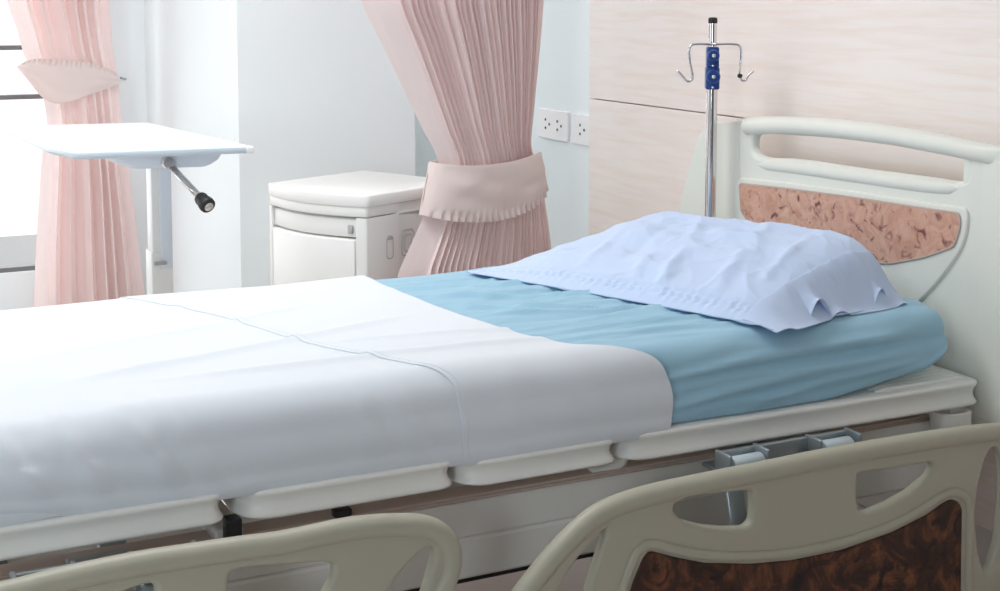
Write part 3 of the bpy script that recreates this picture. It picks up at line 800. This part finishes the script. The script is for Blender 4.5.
for s, top_a in ((-1, .066), (1, .078)):
    zt = 1.2285
    path = [hookpt(0, zt, .012), hookpt(s*(top_a-.020), zt, .012), hookpt(s*(top_a-.006), zt-.003, .012), hookpt(s*top_a, zt-.016, .012),
            hookpt(s*(top_a-.001), zt-.06, .012), hookpt(s*(top_a-.002), zt-.088, .012), hookpt(s*(top_a+.004), zt-.100, .012), hookpt(s*(top_a+.014), zt-.100, .012), hookpt(s*(top_a+.022), zt-.086, .012), hookpt(s*(top_a+.036), zt-.074, .012)]
    if s < 0:
        path[-4:] = [hookpt(-.058, zt-.100, .012), hookpt(-.070, zt-.103, .012), hookpt(-.080, zt-.092, .012), hookpt(-.098, zt-.072, .012)]
        path[4] = hookpt(-.063, zt-.05, .012); path[5] = hookpt(-.056, zt-.086, .012)
    h = MB().tube(catmull(path, 5), .0034, 10).build('hook', M['chrome'], iv)
    if s > 0:
        tip = path[5]
        MB().lathe([(.0, -.006), (.006, -.004), (.0075, 0), (.006, .005), (.0, .007)], 12, Matrix.Translation(path[5])).build('hook_stop', M['black'], h)

# ------------------------------------------------------------------ bedside cabinet, bow fronted, turned slightly
cab = empty('bedside_cabinet', (1.392, 3.80, 0), 'white bow fronted bedside cabinet with a drawer between bed and wall', 'cabinet')
A0 = Vector((1.418, 3.805)); af = (Vector((1.232, 4.215)) - A0); Wc = af.length; af.normalize()      # along the front
bd = Vector((-af.y, af.x)); bd = bd if bd.x > 0 else -bd                                              # into the cabinet
Dc = .43
def cl(a, b, z): q = A0 + af * a + bd * b; return Vector((q.x, q.y, z))
def bow(a): return -.052 * (1 - (2*a/Wc - 1) ** 2)
def plan(a0, a1, front_off, b1, r=.018, n=16):
    """outline of a horizontal slice with the bowed front"""
    P = [(lerp(a0, a1, k/n), bow(lerp(a0, a1, k/n)) + front_off) for k in range(n+1)]
    P = P + [(a1, b1), (a0, b1)]
    Q = [Vector(p) for p in P]
    L = []
    m = len(Q)
    for i in range(m):
        if i in (0, n, n+1, n+2): 
            a, b, c = Q[i-1], Q[i], Q[(i+1) % m]
            s = b + (a-b).normalized()*min(r, (a-b).length*.45); e = b + (c-b).normalized()*min(r, (c-b).length*.45)
            for j in range(5):
                t = j/4; L.append((1-t)**2*s + 2*t*(1-t)*b + t*t*e)
        else: L.append(Q[i])
    return L
def slab(a0, a1, f0, b1, z0, z1, r=.018, bev=.006):
    rings = []
    for z, ins in ((z0, bev), (z0+bev*.4, bev*.3), (z0+bev, 0), (z1-bev, 0), (z1-bev*.4, bev*.3), (z1, bev)):
        rings.append([cl(p.x, p.y, z) for p in plan(a0+ins, a1-ins, f0+ins, b1-ins, r)])
    return MB().loft(rings)
slab(.0, Wc, .0, Dc, .733, .770, .012, .004).build('top', M['cab'], cab, angle=40)
body = slab(.006, Wc-.004, .130, Dc-.006, .04, .7335, .012, .003)
ap = slab(.006, Wc-.004, .004, .24, .703, .7335, .010, .003); body.add(ap.v, ap.f)
# side posts framing the front
for a0, a1 in ((.006, .040), (Wc-.030, Wc-.004)):
    body.add(*(lambda m: (m.v, m.f))(MB().loft([[cl(p[0], p[1], z) for p in rounded([(a0, bow(a0)+.003), (a1, bow(a1)+.003), (a1, .24), (a0, .24)], .006, 4)] for z in (.04, .70)])))
body.build('body', M['cab'], cab, angle=40)
dr = MB()
def front_panel(a0, a1, f0, f1, z0, z1, bev=.006, slope=0.0):
    n = 18; rings = []
    for z, ins in ((z0, bev), (z0+bev*.4, bev*.3), (z0+bev, 0), (z1-bev, 0), (z1-bev*.4, bev*.3), (z1, bev)):
        fr = [(lerp(a0+ins, a1-ins, k/n)) for k in range(n+1)]
        L = [cl(a, bow(a)+f0+ins, z + slope*(a-a0)*(1 if z > (z0+z1)/2 else 0)) for a in fr] + [cl(a, bow(a)+f1, z + slope*(a-a0)*(1 if z > (z0+z1)/2 else 0)) for a in reversed(fr)]
        rings.append(L)
    return MB().loft(rings)
front_panel(.042, Wc-.032, .014, .10, .640, .6945, .003).build('drawer', M['cab'], cab, angle=40)
drs = MB().box(cl(.060, bow(.060)+.010, .664), (.020, .008, .026), .003, math.atan2(af.y, af.x)); drs.build('drawer_catch', M['cabgrey'], cab)
door = front_panel(.046, Wc-.032, .006, .05, .12, .634, .006).build('door', M['cab'], cab, angle=40)
# semicircular finger pull near the top of the door
hp = MB(); ca = Wc*.74
pts = [cl(ca + .034*math.cos(t), bow(ca + .034*math.cos(t)) + .0065, .520 + .030*math.sin(t)) for t in [PI*k/14 for k in range(15)]]
ptsb = [cl(ca + .034*math.cos(t), bow(ca + .034*math.cos(t)) + .012, .520 + .030*math.sin(t)) for t in [PI*k/14 for k in range(15)]]
hp.loft([pts, ptsb]); hp.build('handle', M['cabgrey'], door, smooth=False)
ig = MB().loft([[cl(a, bow(a)+.010, z) for a, z in ((.047+.0*k, .12), )] * 4 for k in range(2)]) if False else None
# fittings on the side: a slot and a latch ring
def side_loop(b0, b1, z0, z1, r, th):
    L = [cl(.0055, p.x, p.y) for p in rounded([(b0, z0), (b1, z0), (b1, z1), (b0, z1)], r, 5)]
    return MB().tube(L + [L[0]], th, 6, caps=False)
lp = side_loop(.085, .112, .565, .635, .013, .0016)
lp.box(cl(.005, .0985, .628), (.022, .006, .008), .002, math.atan2(bd.y, bd.x))
lp.build('side_slot', M['cabgrey'], cab)
lt = side_loop(.150, .205, .565, .645, .018, .0016); lt.build('side_latch', M['cabgrey'], cab)
lti = side_loop(.163, .192, .578, .630, .008, .0014); lti.build('latch_plate', M['cabgrey'], cab)
for a, b in ((.05, .05), (Wc-.05, .05), (.05, Dc-.05), (Wc-.05, Dc-.05)):
    p = cl(a, b, .026)
    MB().lathe([(.0, -.012), (.02, -.012), (.026, -.007), (.026, .007), (.02, .012), (.0, .012)], 18, Matrix.Translation(p) @ Matrix.Rotation(PI/2, 4, 'X')).box(p + Vector((0, 0, .02)), (.03, .03, .014), .003).build('caster', M['black'], cab, angle=40)

# ------------------------------------------------------------------ overbed table
ZTAB = .96
ot = empty('overbed_table', (.85, 4.0, 0), 'white wheeled overbed table with a crank handle in front of the window curtain', 'table')
tp = [(.553, 3.625), (1.008, 3.578, .012), (.905, 4.43), (.47, 4.50), (.512, 3.79)]
tl = rounded(tp, .025, 4)
def tab_ring(ins, z):
    c = Vector((.74, 4.0)); return [Vector((p.x + (c.x-p.x)*ins/.3, p.y + (c.y-p.y)*ins/.45, z)) for p in tl]
MB().loft([tab_ring(.006, ZTAB-.004), tab_ring(.006, ZTAB-.001), tab_ring(.008, ZTAB)]).build('tabletop', M['tabletop'], ot, angle=30)
MB().loft([tab_ring(.008, ZTAB-.020), tab_ring(.0, ZTAB-.016), tab_ring(-.002, ZTAB-.010), tab_ring(.0, ZTAB-.003), tab_ring(.0062, ZTAB-.0015)]).build('edge_band', M['rim'], ot, angle=50)
cn = MB().box((1.000, 3.588, ZTAB-.010), (.022, .022, .019), .004); cn.build('corner_cap', M['socket'], ot)
# moulded bracket under the top
br = []
for z, x0, x1 in ((.940, .700, 1.000), (.925, .700, 1.000), (.905, .722, .985), (.893, .745, .965), (.888, .76, .95)):
    br.append([Vector((p.x, p.y, z)) for p in rounded([(x0-.03, 3.80), (x1-.02, 3.76), (x1-.06, 4.26), (x0-.07, 4.30)], .03, 4)])
MB().loft(br).build('bracket', M['shellblue'], ot, angle=40)
col = MB(); 
col.box((.832, 3.96, .70), (.052, .070, .385), .004)
col.build('inner_column', M['post'], ot, angle=30)
cs = MB().box((.8445, 3.921, .735), (.034, .012, .31), .003); cs.build('column_shade_strip', M['shellblue'], ot)  # bluish strip: shade of the column's right face put into colour
co = MB().box((.832, 3.96, .355), (.062, .082, .55), .005); co.build('outer_column', M['post'], ot, angle=30)
MB().box((.825, 3.915, .598), (.036, .018, .010), .003).build('column_collar', M['cabgrey'], ot)
bs = MB()
bs.box((.838, 3.96, .075), (.10, .12, .03), .006)
for dx in (-.24, .24): bs.box((.838+dx, 3.96, .075), (.045, .66, .03), .008)
bs.box((.838, 3.96, .072), (.50, .06, .028), .006)
bs.build('base', M['post'], ot, angle=40)
for dx in (-.24, .24):
    for dy in (-.30, .30):
        MB().lathe([(.0, -.011), (.023, -.011), (.029, -.006), (.029, .006), (.023, .011), (.0, .011)], 18, Matrix.Translation((.838+dx, 3.96+dy, .029)) @ Matrix.Rotation(PI/2, 4, 'Y')).box((.838+dx, 3.96+dy, .056), (.03, .03, .014), .003).build('caster', M['black'], ot, angle=40)
P0 = Vector((.822, 3.80, .905)); P1 = Vector((.880, 3.60, .812))
cr_ = MB().lathe([(.0, -.02), (.017, -.02), (.019, -.015), (.019, .035), (.015, .04), (.0, .04)], 18, Matrix.Translation(P0) @ Matrix.Rotation(PI/2, 4, 'X'))
ck = cr_.build('crank', M['chrome'], ot, angle=40)
dirc = (P1 - P0).normalized()
MB().tube([P0 + dirc*.005, P0.lerp(P1, .5), P1 - dirc*.012], (.0075, .011), 12, flat=(1, 0, 0)).build('crank_arm', M['chrome'], ck)
Mg = Matrix.Translation(P1) @ dirc.to_track_quat('Z', 'Y').to_matrix().to_4x4()
MB().lathe([(.0105, -.028), (.017, -.026), (.019, -.018), (.018, -.010), (.020, -.004), (.022, .010), (.021, .018), (.017, .021), (.0, .021)], 22, Mg).build('crank_grip', M['black'], ck, angle=50)
MB().lathe([(.0, .020), (.0125, .020), (.0125, .0235), (.010, .025), (.0, .025)], 18, Mg).build('grip_cap', M['chrome'], ck, angle=50)

# ------------------------------------------------------------------ curtains
def curtain(root, name, origin, d, left, right, zs, waves, amp, seed, m, hem_z):
    """pleated cloth: origin + d*s ; left/right: tables (z, s) ; waves: list of (pos, width) pleat density"""
    nrm = Vector((-d.y, d.x))
    if nrm.y > 0: nrm = -nrm
    NT = 420; verts, faces = [], []
    rnd = random.Random(seed)
    # irregular pleats: cumulative phase over t
    ph = [0.0]
    for k in range(NT):
        t = k / NT
        ph.append(ph[-1] + waves(t) / NT)
    amps = [rnd.uniform(.65, 1.15) for _ in range(200)]
    for z in zs:
        sl, sr = cubic(left, z), cubic(right, z); w = sr - sl
        A = amp(z)
        for k in range(NT + 1):
            t = k / NT; u = ph[k]; i = int(u)
            a = amps[i] * (1 - (u - i)) + amps[i + 1] * (u - i)
            ww = math.sin(2*PI*u)
            off = A * a * (math.copysign(abs(ww) ** .8, ww)) * (1 if waves(t) > 2 else .35)
            off += A * .5 * fnoise(t*9 + seed, z*.8, 2)
            sh = .30 * w / max(ph[-1], 1) * math.sin(4*PI*u) * .5
            roundness = .055 * (1 - (2*t - 1) ** 2)
            s = sl + w * t + sh + .003 * fnoise(t*30, z*2, seed)
            p = origin + d * s + nrm * (off + roundness)
            verts.append((p.x, p.y, z))
    n = NT + 1
    for j in range(len(zs) - 1):
        for k in range(NT): a = j*n + k; faces.append((a, a+1, a+n+1, a+n))
    mb = MB(); mb.v = verts; mb.f = faces
    me = bpy.data.meshes.new(name); me.from_pydata(verts, [], faces); me.update()
    return link(name, me, m, root)
def tieback(root, origin, d, topc, botc, depth, m, frill_top, name='tieback', back=True):
    """band round the bunched cloth. topc/botc: (s, z) along the front from left to right"""
    nrm = Vector((-d.y, d.x))
    if nrm.y > 0: nrm = -nrm
    T = catmull(topc, 12); B = catmull(botc, 12)
    T = resample(T, 90); B = resample(B, 90)
    verts, faces = [], []; nv = 16
    for i in range(90):
        t = i / 89
        front = depth * (1 - abs(2*t - 1) ** 3.2) ** .5
        for j in range(nv + 1):
            q = B[i].lerp(T[i], j / nv)
            frill = 0
            e = j / nv if frill_top else 1 - j / nv
            if e > .80: frill = .009 * math.sin(i * 1.55) * (e - .80) / .20
            bulge = .006 * math.sin(PI * j / nv) + .004 * fnoise(t*6, j*.25, 3) + .003 * fnoise(t*3 + j*.3, j*.1, 9)
            p = origin + d * q.x + nrm * (front + bulge + frill)
            verts.append((p.x, p.y, q.y))
    for i in range(89):
        for j in range(nv): a = i*(nv+1)+j; faces.append((a, a+nv+1, a+nv+2, a+1))
    if back:                                                        # the band closes behind the cloth
        b0 = len(verts)
        for i in range(30):
            t = i / 29
            for j in range(nv + 1):
                q = (B[89].lerp(T[89], j/nv)).lerp(B[0].lerp(T[0], j/nv), t)
                p = origin + d * q.x + nrm * (-.075 * math.sin(PI*t))
                verts.append((p.x, p.y, q.y))
        for i in range(29):
            for j in range(nv): a = b0 + i*(nv+1)+j; faces.append((a, a+nv+1, a+nv+2, a+1))
    mb = MB(); mb.v = verts; mb.f = faces
    return solid(mb, name, m, .004, root)

# curtain between cabinet and head wall
O2, E2 = Vector((1.56, 3.775)), Vector((2.175, 3.99)); d2 = (E2 - O2).normalized()
L2 = sorted([(z, s) for s, z in [(-0.205, 1.348), (-0.136, 1.235), (-0.044, 1.085), (0.034, 0.955), (0.087, 0.872), (0.082, 0.774), (0.033, 0.703), (-0.024, 0.616), (-0.077, 0.529)]])
R2 = sorted([(z, s) for s, z in [(0.529, 1.347), (0.520, 1.189), (0.502, 0.995), (0.493, 0.881), (0.522, 0.813), (0.551, 0.728), (0.570, 0.643), (0.585, 0.557), (0.596, 0.431)]])
L2 = [(.03, L2[0][1] - .16)] + L2 + [(2.62, L2[-1][1] - .42)]
R2 = [(.03, R2[0][1] + .02)] + R2 + [(2.62, R2[-1][1] + .03)]
c2 = empty('curtain', (1.85, 3.95, 0), 'pink pleated curtain gathered with a tieback between the cabinet and the peach panel', 'curtain', 'tied back pink curtains')
zs2 = [.03 + (2.62 - .03) * k / 110 for k in range(111)]
ZT2 = sum(z for s, z in [(0.270, 0.772)])
curtain(c2, 'cloth', O2, d2, L2, R2, zs2, lambda t: 1.2 if t < .13 else 29, lambda z: lerp(.013, .040, clamp(abs(z - .78) / .6)), 3, M['curtain'], 0)
T2 = [(0.058, 0.862), (0.124, 0.852), (0.226, 0.848), (0.337, 0.850), (0.414, 0.858), (0.479, 0.864), (0.512, 0.847)]
B2 = [(0.016, 0.705), (0.065, 0.690), (0.149, 0.678), (0.261, 0.671), (0.359, 0.679), (0.442, 0.696), (0.503, 0.726), (0.531, 0.776)]
tb2 = tieback(c2, O2, d2, T2, B2, .088, M['tieback'], False)

# curtain at the big window
YU = 5.98
O1, d1 = Vector((0, YU)), Vector((1, 0))
L1 = sorted([(z, s) for s, z in [(0.658, 1.346), (0.693, 1.227), (0.722, 1.111), (0.771, 1.018), (0.792, 0.933), (0.801, 0.828), (0.782, 0.723), (0.760, 0.513), (0.737, 0.259), (0.724, 0.068)]])
R1 = sorted([(z, s) for s, z in [(1.056, 1.346), (1.064, 1.181), (1.082, 1.053), (1.092, 0.967), (1.098, 0.859), (1.112, 0.708), (1.136, 0.489), (1.160, 0.224), (1.177, 0.023)]])
L1 = [(.03, L1[0][1])] + L1[1:] + [(2.62, L1[-1][1] - .18)]
R1 = [(.03, R1[0][1])] + R1[1:] + [(2.62, R1[-1][1] + .01)]
c1 = empty('curtain', (.95, YU, 0), 'pink curtain tied back beside the bright window behind the overbed table', 'curtain', 'tied back pink curtains')
curtain(c1, 'cloth', O1, d1, L1, R1, [.03 + 2.59 * k / 100 for k in range(101)], lambda t: 1.6 if t < .2 else 7.5 + 3*math.sin(t*11), lambda z: lerp(.024, .062, clamp(abs(z - 1.0) / .4)), 11, M['curtain'], 0)
T1 = [(0.689, 1.078), (0.721, 1.102), (0.765, 1.110), (0.853, 1.104), (0.942, 1.094), (1.024, 1.071), (1.073, 1.044), (1.102, 1.022)]
B1 = [(0.700, 1.061), (0.738, 1.002), (0.777, 0.951), (0.824, 0.924), (0.897, 0.934), (0.980, 0.962), (1.055, 0.985), (1.102, 1.001)]
tieback(c1, O1, d1, T1, B1, .085, M['tieback'], True)
hk = MB().tube(catmull([(1.105, YU-.02, 1.02), (1.13, YU+.02, 1.012), (1.15, YU+.10, 1.008), (1.165, YU+.215, 1.0)], 4), .004, 8)
hk.build('tie_cord', M['steel'], c1)

# ------------------------------------------------------------------ light, world, camera
w = bpy.data.worlds.new('sky'); bpy.context.scene.world = w; w.use_nodes = True
bg = w.node_tree.nodes['Background']; bg.inputs['Color'].default_value = (.95, .98, 1, 1); bg.inputs['Strength'].default_value = 1.2
def area(name, loc, rot, sx, sy, power, col=(1, 1, 1)):
    l = bpy.data.lights.new(name, 'AREA'); l.shape = 'RECTANGLE'; l.size = sx; l.size_y = sy; l.energy = power; l.color = col
    o = bpy.data.objects.new(name, l); o.location = loc; o.rotation_euler = rot; C.objects.link(o); return o
a = area('window_and_fill_light', (-.8, YW+.30, 1.3), (PI/2, 0, PI), 3.5, 2.2, 31, (.97, .99, 1)); a.rotation_euler = (-PI/2, 0, 0)
a = area('window_and_fill_light', (XL-.25, 4.6, 1.6), (0, -PI/2, 0), 1.7, 2.4, 12, (.96, .98, 1))
a = area('window_and_fill_light', (2.33, 5.45, 1.5), (-PI/2, 0, 0), .18, 1.8, 13, (.97, .99, 1))
a = area('ceiling_fill', (.6, 3.3, ZC-.02), (0, 0, 0), 1.6, 1.0, 34, (.95, .98, 1))  # added fill light under the ceiling, not a known luminaire
a = area('ceiling_fill', (-1.1, 2.75, ZC-.02), (0, 0, 0), 1.6, .8, 9, (.95, .98, 1))  # second added fill, brightens the curtain and bay
a = area('window_and_fill_light', (-2.2, YB-.25, 1.55), (PI/2, 0, 0), 1.3, 1.5, 66, (.78, .91, 1))  # added fill from behind the camera for the near sides
cam = bpy.data.cameras.new('camera'); co_ = bpy.data.objects.new('camera', cam); C.objects.link(co_)
co_.location = (0, 0, 1.35); co_.rotation_euler = (math.radians(85), 0, math.radians(-26))
cam.sensor_width = 36; cam.lens = 1370 / 1000 * 36; cam.shift_y = -.1755; cam.clip_start = .05
sc = bpy.context.scene; sc.camera = co_
sc.view_settings.view_transform = 'Standard'; sc.view_settings.look = 'None'; sc.view_settings.gamma = 1; sc.view_settings.use_curve_mapping = False
sc.view_settings.exposure = 0.10
sc.cycles.use_denoising = True; sc.cycles.max_bounces = 10; sc.cycles.diffuse_bounces = 6; sc.cycles.transparent_max_bounces = 12
sc.cycles.sample_clamp_indirect = 6
